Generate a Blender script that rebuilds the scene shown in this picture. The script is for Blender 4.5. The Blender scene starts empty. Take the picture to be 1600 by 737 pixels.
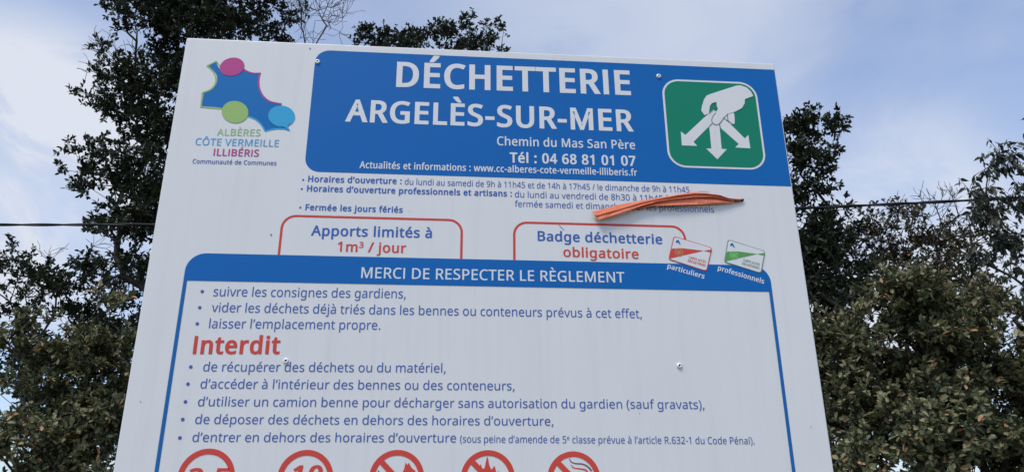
import bpy, bmesh, math
import numpy as np
from mathutils import Matrix, Vector
from mathutils.geometry import delaunay_2d_cdt

rng = np.random.default_rng(7)
R = math.radians
scene = bpy.context.scene
col = scene.collection

# ------------------------------------------------------------------ camera
CAMZ = 1.62                       # eye height, the camera stands over the world origin
YAW, PITCH, ROLL, FPX = R(4.94), R(20.6), R(-0.33), 1200.0
fw = Vector((math.sin(YAW) * math.cos(PITCH), math.cos(YAW) * math.cos(PITCH), math.sin(PITCH)))
r0 = Vector((math.cos(YAW), -math.sin(YAW), 0.0))
u0 = r0.cross(fw)
cr = r0 * math.cos(ROLL) + u0 * math.sin(ROLL)
cu = u0 * math.cos(ROLL) - r0 * math.sin(ROLL)
cam_d = bpy.data.cameras.new('camera')
cam_d.sensor_width = 36.0
cam_d.lens = 36.0 * FPX / 1600.0
cam_d.clip_start = 0.05
cam_d.clip_end = 3000.0
cam = bpy.data.objects.new('camera', cam_d)
col.objects.link(cam)
m = Matrix((cr, cu, -fw)).transposed().to_4x4()
m.translation = Vector((0, 0, CAMZ))
cam.matrix_world = m
scene.camera = cam

# ------------------------------------------------------------------ sky, sun, exposure
SUN_TO = Vector((-0.32, -0.40, 0.86)).normalized()      # towards the veiled sun, behind and left of the viewer
SUN_EL = math.asin(SUN_TO.z)
SUN_ROT = math.atan2(SUN_TO.x, SUN_TO.y)
world = bpy.data.worlds.new('World')
scene.world = world
world.use_nodes = True
nt = world.node_tree
nt.nodes.clear()
N = nt.nodes.new
L = nt.links.new
out = N('ShaderNodeOutputWorld')
bg = N('ShaderNodeBackground')
bg.inputs['Strength'].default_value = 0.10
sky = N('ShaderNodeTexSky')
sky.sky_type = 'NISHITA'
sky.sun_disc = False
sky.sun_elevation = SUN_EL
sky.sun_rotation = SUN_ROT
sky.air_density = 1.0
sky.dust_density = 1.5
sky.ozone_density = 1.5
tc = N('ShaderNodeTexCoord')


def wmath(op, a, b=None, clamp=False):
    n = N('ShaderNodeMath')
    n.operation = op
    n.use_clamp = clamp
    for i, v in enumerate((a, b)):
        if v is None:
            continue
        if isinstance(v, (int, float)):
            n.inputs[i].default_value = v
        else:
            L(v, n.inputs[i])
    return n.outputs[0]


def wnoise(scale, detail, loc, sc=(1, 1, 1), dist=0.0, rough=0.55):
    mp = N('ShaderNodeMapping')
    mp.inputs['Location'].default_value = loc
    mp.inputs['Scale'].default_value = sc
    L(tc.outputs['Generated'], mp.inputs['Vector'])
    n = N('ShaderNodeTexNoise')
    n.inputs['Scale'].default_value = scale
    n.inputs['Detail'].default_value = detail
    n.inputs['Roughness'].default_value = rough
    n.inputs['Distortion'].default_value = dist
    L(mp.outputs['Vector'], n.inputs['Vector'])
    return n.outputs['Fac']


def wrange(v, a, b, c=0.0, d=1.0):
    n = N('ShaderNodeMapRange')
    n.interpolation_type = 'SMOOTHSTEP'
    n.clamp = True
    L(v, n.inputs[0])
    for i, x in enumerate((a, b, c, d)):
        n.inputs[i + 1].default_value = x
    return n.outputs[0]


def wmass(direction, lo, hi):          # a cloud bank in one direction of the sky
    n = N('ShaderNodeVectorMath')
    n.operation = 'DOT_PRODUCT'
    n.inputs[1].default_value = Vector(direction).normalized()
    L(tc.outputs['Generated'], n.inputs[0])
    return wrange(n.outputs['Value'], lo, hi)


def ray(px, py):
    d = fw + cr * ((px - 800.0) / FPX) - cu * ((py - 368.5) / FPX)
    return d


veil = wrange(wnoise(2.6, 6, (3.1, 1.7, 0.4), (1.0, 1.0, 2.2), 0.6), 0.25, 0.82, 0.22, 0.58)
puffs = wrange(wnoise(5.0, 9, (0.3, 5.2, 2.4), (1.0, 1.0, 1.8), 0.5, 0.6), 0.44, 0.74, 0.0, 0.58)
bank_l = wmass(ray(30, 265), 0.978, 0.9975)
bank_r = wmass(ray(1340, 400), 0.975, 0.998)
bank_t = wmass(ray(960, 90), 0.96, 0.9995)
edge_n = wrange(wnoise(4.5, 9, (7.7, 2.2, 1.9), (1, 1, 1.4), 0.5, 0.6), 0.36, 0.56, 0.30, 1.0)
bank = wmath('MULTIPLY', wmath('ADD', wmath('ADD', wmath('MULTIPLY', bank_l, 0.95), wmath('MULTIPLY', bank_r, 0.55)),
                               wmath('MULTIPLY', bank_t, 0.25)), edge_n)
cl = wmath('ADD', wmath('MAXIMUM', veil, puffs), bank, True)
mixc = N('ShaderNodeMix')
mixc.data_type = 'RGBA'
mixc.inputs[7].default_value = (5.0, 5.3, 6.0, 1)         # cloud radiance, in the sky texture's own units
L(cl, mixc.inputs[0])
tint = N('ShaderNodeMix')
tint.data_type = 'RGBA'
tint.blend_type = 'MULTIPLY'
tint.inputs[0].default_value = 1.0
tint.inputs[7].default_value = (1.12, 1.28, 1.48, 1)
L(sky.outputs['Color'], tint.inputs[6])
L(tint.outputs[2], mixc.inputs[6])
L(mixc.outputs[2], bg.inputs['Color'])
L(bg.outputs[0], out.inputs[0])

sun_d = bpy.data.lights.new('sun', 'SUN')
sun_d.energy = 1.5
sun_d.angle = R(18)
sun_d.color = (1.0, 0.97, 0.92)
sun = bpy.data.objects.new('sun', sun_d)
col.objects.link(sun)
sun.rotation_euler = SUN_TO.to_track_quat('Z', 'Y').to_euler()
sun.location = (-3, -5, 9)

scene.view_settings.view_transform = 'Standard'
scene.view_settings.look = 'None'
scene.view_settings.exposure = 0.53
scene.view_settings.gamma = 1.0
scene.view_settings.use_curve_mapping = False
scene.cycles.max_bounces = 6

# ------------------------------------------------------------------ helpers


def at(px, py, Y):
    """point of the world seen at photo pixel (px, py) and standing Y metres into the scene"""
    d = ray(px, py)
    return np.array((d.x / d.y * Y, Y, CAMZ + d.z / d.y * Y))


def tag(o, label=None, cat=None, group=None, kind=None):
    for k, v in (('label', label), ('category', cat), ('group', group), ('kind', kind)):
        if v:
            o[k] = v
    return o


def empty(name, loc, label, cat, group=None):
    o = bpy.data.objects.new(name, None)
    o.empty_display_size = 0.2
    col.objects.link(o)
    o.location = loc
    return tag(o, label, cat, group)


def origin(o):
    while o.parent:
        o = o.parent
    return np.array(o.location) if o.type == 'EMPTY' else np.zeros(3)


def link_mesh(name, me, mats, parent=None):
    o = bpy.data.objects.new(name, me)
    col.objects.link(o)
    for x in (mats if isinstance(mats, (list, tuple)) else [mats]):
        me.materials.append(x)
    if parent:
        o.parent = parent
    return o


def pymesh(name, V, F, mats, parent=None, smooth=False, mi=None):
    """world-space vertices; stored relative to the thing's base"""
    V = np.asarray(V, float)
    if parent:
        V = V - origin(parent)
    me = bpy.data.meshes.new(name)
    me.from_pydata(V.tolist(), [], [list(map(int, f)) for f in F])
    if smooth:
        me.polygons.foreach_set('use_smooth', [True] * len(me.polygons))
    if mi is not None:
        me.polygons.foreach_set('material_index', mi)
    me.update()
    return link_mesh(name, me, mats, parent)


def box(x0, x1, y0, y1, z0, z1):
    V = [(x, y, z) for x in (x0, x1) for y in (y0, y1) for z in (z0, z1)]
    F = [(0, 1, 3, 2), (4, 6, 7, 5), (0, 4, 5, 1), (2, 3, 7, 6), (0, 2, 6, 4), (1, 5, 7, 3)]
    return V, F


def bevel(o, w, seg=2):
    b = o.modifiers.new('bevel', 'BEVEL')
    b.width = w
    b.segments = seg
    b.limit_method = 'ANGLE'
    return o


# ------------------------------------------------------------------ materials


def mat(name, color, rough=0.5, spec=0.5, var=0.0, vscale=6.0, metal=0.0, stretch=(1, 1, 1), dark=None, bump=0.0, bscale=40.0, streaks=0.0):
    mt = bpy.data.materials.new(name)
    mt.use_nodes = True
    n = mt.node_tree.nodes
    l = mt.node_tree.links.new
    b = n['Principled BSDF']
    b.inputs['Roughness'].default_value = rough
    b.inputs['Specular IOR Level'].default_value = spec
    b.inputs['Metallic'].default_value = metal
    c = (*color, 1)
    b.inputs['Base Color'].default_value = c
    t = n.new('ShaderNodeTexCoord')
    if var > 0 or dark is not None:
        mp = n.new('ShaderNodeMapping')
        mp.inputs['Scale'].default_value = stretch
        l(t.outputs['Object'], mp.inputs['Vector'])
        nz = n.new('ShaderNodeTexNoise')
        nz.inputs['Scale'].default_value = vscale
        nz.inputs['Detail'].default_value = 6
        nz.inputs['Roughness'].default_value = 0.65
        l(mp.outputs['Vector'], nz.inputs['Vector'])
        rp = n.new('ShaderNodeValToRGB')
        rp.color_ramp.elements[0].position = 0.3
        rp.color_ramp.elements[1].position = 0.7
        rp.color_ramp.elements[0].color = (*(dark or [x * (1 - var) for x in color]), 1)
        rp.color_ramp.elements[1].color = c
        l(nz.outputs['Fac'], rp.inputs['Fac'])
        l(rp.outputs['Color'], b.inputs['Base Color'])
        mr = n.new('ShaderNodeMapRange')
        mr.inputs[3].default_value = min(1, rough + 0.08)
        mr.inputs[4].default_value = max(0, rough - 0.06)
        l(nz.outputs['Fac'], mr.inputs[0])
        l(mr.outputs[0], b.inputs['Roughness'])
    if streaks > 0:
        m2 = n.new('ShaderNodeMapping')
        m2.inputs['Scale'].default_value = (26, 1, 1.1)
        l(t.outputs['Object'], m2.inputs['Vector'])
        n2 = n.new('ShaderNodeTexNoise')
        n2.inputs['Scale'].default_value = 1.6
        n2.inputs['Detail'].default_value = 7
        l(m2.outputs['Vector'], n2.inputs['Vector'])
        r2 = n.new('ShaderNodeMapRange')
        r2.inputs[1].default_value = 0.5
        r2.inputs[2].default_value = 0.8
        r2.inputs[4].default_value = streaks
        l(n2.outputs['Fac'], r2.inputs[0])
        x2 = n.new('ShaderNodeMix')
        x2.data_type = 'RGBA'
        x2.inputs[7].default_value = (0.36, 0.34, 0.30, 1)
        l(r2.outputs[0], x2.inputs[0])
        l(rp.outputs['Color'], x2.inputs[6])
        l(x2.outputs[2], b.inputs['Base Color'])
    if bump > 0:
        nb = n.new('ShaderNodeTexNoise')
        nb.inputs['Scale'].default_value = bscale
        nb.inputs['Detail'].default_value = 5
        l(t.outputs['Object'], nb.inputs['Vector'])
        bp = n.new('ShaderNodeBump')
        bp.inputs['Strength'].default_value = bump
        bp.inputs['Distance'].default_value = 0.01
        l(nb.outputs['Fac'], bp.inputs['Height'])
        l(bp.outputs['Normal'], b.inputs['Normal'])
    return mt


def leaf_mat(name, ramp, trans=0.28, rough=0.5, spec=0.35):
    mt = bpy.data.materials.new(name)
    mt.use_nodes = True
    n = mt.node_tree.nodes
    l = mt.node_tree.links.new
    b = n['Principled BSDF']
    g = n.new('ShaderNodeNewGeometry')
    rp = n.new('ShaderNodeValToRGB')
    e = rp.color_ramp.elements
    while len(e) < len(ramp):
        e.new(0.5)
    for i, (p, c) in enumerate(ramp):
        e[i].position = p
        e[i].color = (*c, 1)
    l(g.outputs['Random Per Island'], rp.inputs['Fac'])
    l(rp.outputs['Color'], b.inputs['Base Color'])
    b.inputs['Roughness'].default_value = rough
    b.inputs['Specular IOR Level'].default_value = spec
    tr = n.new('ShaderNodeBsdfTranslucent')
    l(rp.outputs['Color'], tr.inputs['Color'])
    mx = n.new('ShaderNodeMixShader')
    mx.inputs[0].default_value = trans
    l(b.outputs[0], mx.inputs[1])
    l(tr.outputs[0], mx.inputs[2])
    l(mx.outputs[0], n['Material Output'].inputs['Surface'])
    return mt


M = dict(
    white=mat('white_enamel', (0.74, 0.725, 0.715), 0.38, 0.35, 0.035, 3.0, stretch=(2.2, 1, 0.8), streaks=0.10),
    blue=mat('blue_print', (0.004, 0.128, 0.42), 0.4, 0.18, 0.06, 2.5),
    textblue=mat('dark_blue_print', (0.050, 0.105, 0.37), 0.4, 0.4),
    midblue=mat('medium_blue_print', (0.026, 0.105, 0.40), 0.4, 0.4),
    frameblue=mat('frame_blue_print', (0.01, 0.125, 0.37), 0.42, 0.2),
    red=mat('red_print', (0.65, 0.07, 0.05), 0.42, 0.2, 0.06, 8),
    green=mat('green_print', (0.007, 0.215, 0.125), 0.42, 0.18, 0.04, 4),
    logo_blue=mat('logo_blue_print', (0.003, 0.15, 0.43), 0.42, 0.18),
    logo_green=mat('logo_green_print', (0.30, 0.47, 0.13), 0.4, 0.4),
    logo_pink=mat('logo_pink_print', (0.46, 0.03, 0.21), 0.4, 0.4),
    logo_cyan=mat('logo_cyan_print', (0.035, 0.36, 0.62), 0.42, 0.25),
    lettergreen=mat('letter_green_print', (0.33, 0.50, 0.22), 0.4, 0.4),
    lettercyan=mat('letter_cyan_print', (0.08, 0.34, 0.60), 0.4, 0.4),
    cardgreen=mat('card_green_print', (0.09, 0.33, 0.075), 0.4, 0.4),
    cardgrey=mat('card_outline_grey', (0.17, 0.24, 0.16), 0.4, 0.4),
    cardlime=mat('card_pale_green_print', (0.21, 0.50, 0.15), 0.4, 0.4),
    orange_disc=mat('card_orange_print', (0.55, 0.20, 0.085), 0.4, 0.4),
    outline=mat('grey_outline_print', (0.10, 0.13, 0.14), 0.5, 0.3),
    smoke=mat('grey_smoke_print', (0.16, 0.10, 0.11), 0.5, 0.3),
    dirt=mat('dirt_speck', (0.22, 0.21, 0.21), 0.8, 0.2),
    scratch=mat('scratched_metal', (0.14, 0.13, 0.15), 0.7, 0.3),
    steel=mat('steel_rivet', (0.80, 0.81, 0.82), 0.38, 0.5, metal=0.35),
    hole=mat('dark_rivet_core', (0.012, 0.012, 0.014), 0.7, 0.2),
    galva=mat('galvanised_steel', (0.42, 0.43, 0.44), 0.5, 0.5, 0.25, 12, metal=0.7),
    tape=mat('orange_plastic_strip', (0.80, 0.225, 0.125), 0.75, 0.12, 0.22, 60, stretch=(0.4, 1, 3), bump=0.6, bscale=70),
    tapedark=mat('dark_brown_plastic', (0.07, 0.035, 0.03), 0.6, 0.3),  # near-black brown colour given to the strip's folded right-hand tip
    cable=mat('black_cable_sheath', (0.014, 0.014, 0.016), 0.6, 0.3),
    wood=mat('weathered_pole_wood', (0.16, 0.125, 0.095), 0.9, 0.2, 0.5, 8, stretch=(6, 6, 0.4), bump=0.5),
    bark=mat('grey_brown_bark', (0.060, 0.052, 0.045), 0.95, 0.15, 0.5, 14, stretch=(2, 2, 0.6), bump=0.6),
    twig=mat('bare_grey_twig', (0.085, 0.072, 0.066), 0.95, 0.15, 0.3, 14),
    ground=mat('dry_earth_and_grass', (0.20, 0.175, 0.13), 0.95, 0.1, 0.3, 0.8, dark=(0.07, 0.085, 0.04), bump=0.6, bscale=6),
)
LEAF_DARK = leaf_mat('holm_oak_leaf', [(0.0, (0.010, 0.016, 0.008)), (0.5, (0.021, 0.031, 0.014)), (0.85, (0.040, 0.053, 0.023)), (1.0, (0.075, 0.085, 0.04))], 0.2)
LEAF_MID = leaf_mat('mixed_oak_leaf', [(0.0, (0.018, 0.022, 0.010)), (0.45, (0.050, 0.052, 0.024)), (0.82, (0.115, 0.100, 0.048)), (0.93, (0.17, 0.115, 0.06)), (1.0, (0.28, 0.14, 0.075))], 0.2)
LEAF_OLIVE = leaf_mat('downy_oak_leaf', [(0.0, (0.028, 0.038, 0.018)), (0.25, (0.075, 0.092, 0.040)), (0.60, (0.175, 0.180, 0.088)), (0.88, (0.30, 0.275, 0.145)), (0.955, (0.36, 0.29, 0.16)), (0.97, (0.40, 0.21, 0.10)), (1.0, (0.52, 0.31, 0.16))], 0.2, 0.55, 0.3)
LEAF_HANG = leaf_mat('hanging_grey_leaf', [(0.0, (0.022, 0.029, 0.019)), (0.55, (0.048, 0.058, 0.038)), (0.9, (0.085, 0.092, 0.06)), (1.0, (0.15, 0.14, 0.09))], 0.25)

# ------------------------------------------------------------------ ground
g = pymesh('ground', [(-400, -400, 0), (400, -400, 0), (400, 400, 0), (-400, 400, 0)], [(0, 1, 2, 3)], M['ground'])
tag(g, kind='structure')

# ------------------------------------------------------------------ the sign
SY = 2.0                                    # the sign's front stands 2 m from the camera


def U(px, py):                              # photo pixel -> (x, z) on the sign's face
    p = at(px, py, SY)
    return np.array((p[0], p[2]))


def S(pts):
    return np.array([U(*p) for p in pts])


tl, tr = U(290, 60), U(1209.3, 98.5)
BX0, BX1, BZ1, BZ0 = U(176.3, 737)[0] , U(1303, 735)[0], 0.5 * (tl[1] + tr[1]), 1.20
sign = empty('information_sign', (0.5 * (BX0 + BX1), SY + 0.02, 0.0),
             'large white waste centre sign with blue header, red notices and rules in French', 'sign')
V, F = box(BX0, BX1, SY, SY + 0.028, BZ0, BZ1)
board = bevel(pymesh('board', V, F, M['white'], sign), 0.0035, 3)
for sx in (BX0 + 0.33, BX1 - 0.33):
    V, F = box(sx - 0.04, sx + 0.04, SY + 0.0555, SY + 0.1355, -0.3, BZ1 - 0.06)
    bevel(pymesh('post', V, F, M['galva'], sign), 0.006)
for z in (BZ0 + 0.2, BZ0 + 0.8, BZ1 - 0.25):
    V, F = box(BX0 + 0.05, BX1 - 0.05, SY + 0.0285, SY + 0.055, z - 0.02, z + 0.02)
    bevel(pymesh('back_rail', V, F, M['galva'], sign), 0.003)


def flat(name, loops, material, parent, layer=1):
    """printed area: closed loops (even-odd filled) lying on the sign's face"""
    pts, faces = [], []
    for lp in loops:
        lp = np.asarray(lp, float)
        lp = lp[np.linalg.norm(lp - np.roll(lp, 1, axis=0), axis=1) > 1e-5]     # no doubled points
        faces.append(list(range(len(pts), len(pts) + len(lp))))
        pts += [Vector((p[0] * 100, p[1] * 100)) for p in lp]
    vv, _, ff, *_ = delaunay_2d_cdt(pts, [], faces, 0, 1e-6)
    keep = []
    P2 = np.array([(v[0], v[1]) for v in vv])
    LP = [np.array([(pts[i][0], pts[i][1]) for i in f]) for f in faces]
    if ff:
        cen_ = np.array([P2[list(f)].mean(0) for f in ff])
        ins = np.zeros(len(ff), int)
        for q in LP:                                       # even-odd rule
            x0, y0 = q[:, 0], q[:, 1]
            x1, y1 = np.roll(x0, -1), np.roll(y0, -1)
            cy = cen_[:, 1:2]
            crs = (y0 > cy) != (y1 > cy)
            xi = x0 + (cy - y0) * (x1 - x0) / np.where(np.abs(y1 - y0) < 1e-12, 1e-12, y1 - y0)
            ins += (crs & (cen_[:, 0:1] < xi)).sum(1)
        keep = [f for f, k in zip(ff, ins) if k % 2]
    used = sorted({i for f in keep for i in f})
    idx = {u: i for i, u in enumerate(used)}
    me = bpy.data.meshes.new(name)
    me.from_pydata([(P2[u][0] / 100, P2[u][1] / 100, 0) for u in used], [], [[idx[i] for i in f] for f in keep])
    me.materials.clear()
    n = len(me.vertices)
    co = np.empty(n * 3)
    me.vertices.foreach_get('co', co)
    co = co.reshape(-1, 3)
    w = np.column_stack([co[:, 0], np.full(n, SY - 0.00045 * layer), co[:, 1]]) - origin(parent)
    me.vertices.foreach_set('co', w.ravel())
    me.name = name
    me.update()
    return link_mesh(name, me, material, parent)


def rrect(x0, x1, z0, z1, rad, n=10):
    """rounded rectangle; rad = radius for (bl, br, tr, tl)"""
    if not hasattr(rad, '__len__'):
        rad = (rad,) * 4
    P = []
    for (cx, cz, sx, sz, a0, r_) in ((x0, z0, 1, 1, 180, rad[0]), (x1, z0, -1, 1, 270, rad[1]), (x1, z1, -1, -1, 0, rad[2]), (x0, z1, 1, -1, 90, rad[3])):
        if r_ <= 0:
            P.append((cx, cz))
            continue
        for k in range(n + 1):
            a = R(a0 + 90 * k / n)
            P.append((cx + sx * r_ + r_ * math.cos(a), cz + sz * r_ + r_ * math.sin(a)))
    return np.array(P)


def circle(cx, cz, rx, rz=None, n=48, rot=0.0):
    a = np.linspace(0, 2 * math.pi, n, endpoint=False)
    rz = rz or rx
    x, z = rx * np.cos(a), rz * np.sin(a)
    c, s = math.cos(rot), math.sin(rot)
    return np.column_stack([cx + c * x - s * z, cz + s * x + c * z])


def smooth_loop(P, k=4, closed=True):
    """Catmull-Rom through points"""
    P = np.asarray(P, float)
    n = len(P)
    o = []
    for i in range(n if closed else n - 1):
        p0, p1, p2, p3 = (P[(i + j) % n] if closed else P[min(max(i + j, 0), n - 1)] for j in (-1, 0, 1, 2))
        for q in range(k):
            t = q / k
            o.append(0.5 * (2 * p1 + (p2 - p0) * t + (2 * p0 - 5 * p1 + 4 * p2 - p3) * t * t + (3 * p1 - p0 - 3 * p2 + p3) * t ** 3))
    if not closed:
        o.append(P[-1])
    return np.array(o)


def stroke(P, w, w1=None):
    """a band of width w along an open line"""
    P = np.asarray(P, float)
    d = np.gradient(P, axis=0)
    d /= np.linalg.norm(d, axis=1)[:, None] + 1e-12
    nrm = np.column_stack([-d[:, 1], d[:, 0]])
    ww = np.linspace(w, w if w1 is None else w1, len(P))[:, None] * 0.5
    return np.vstack([P + nrm * ww, (P - nrm * ww)[::-1]])


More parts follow.
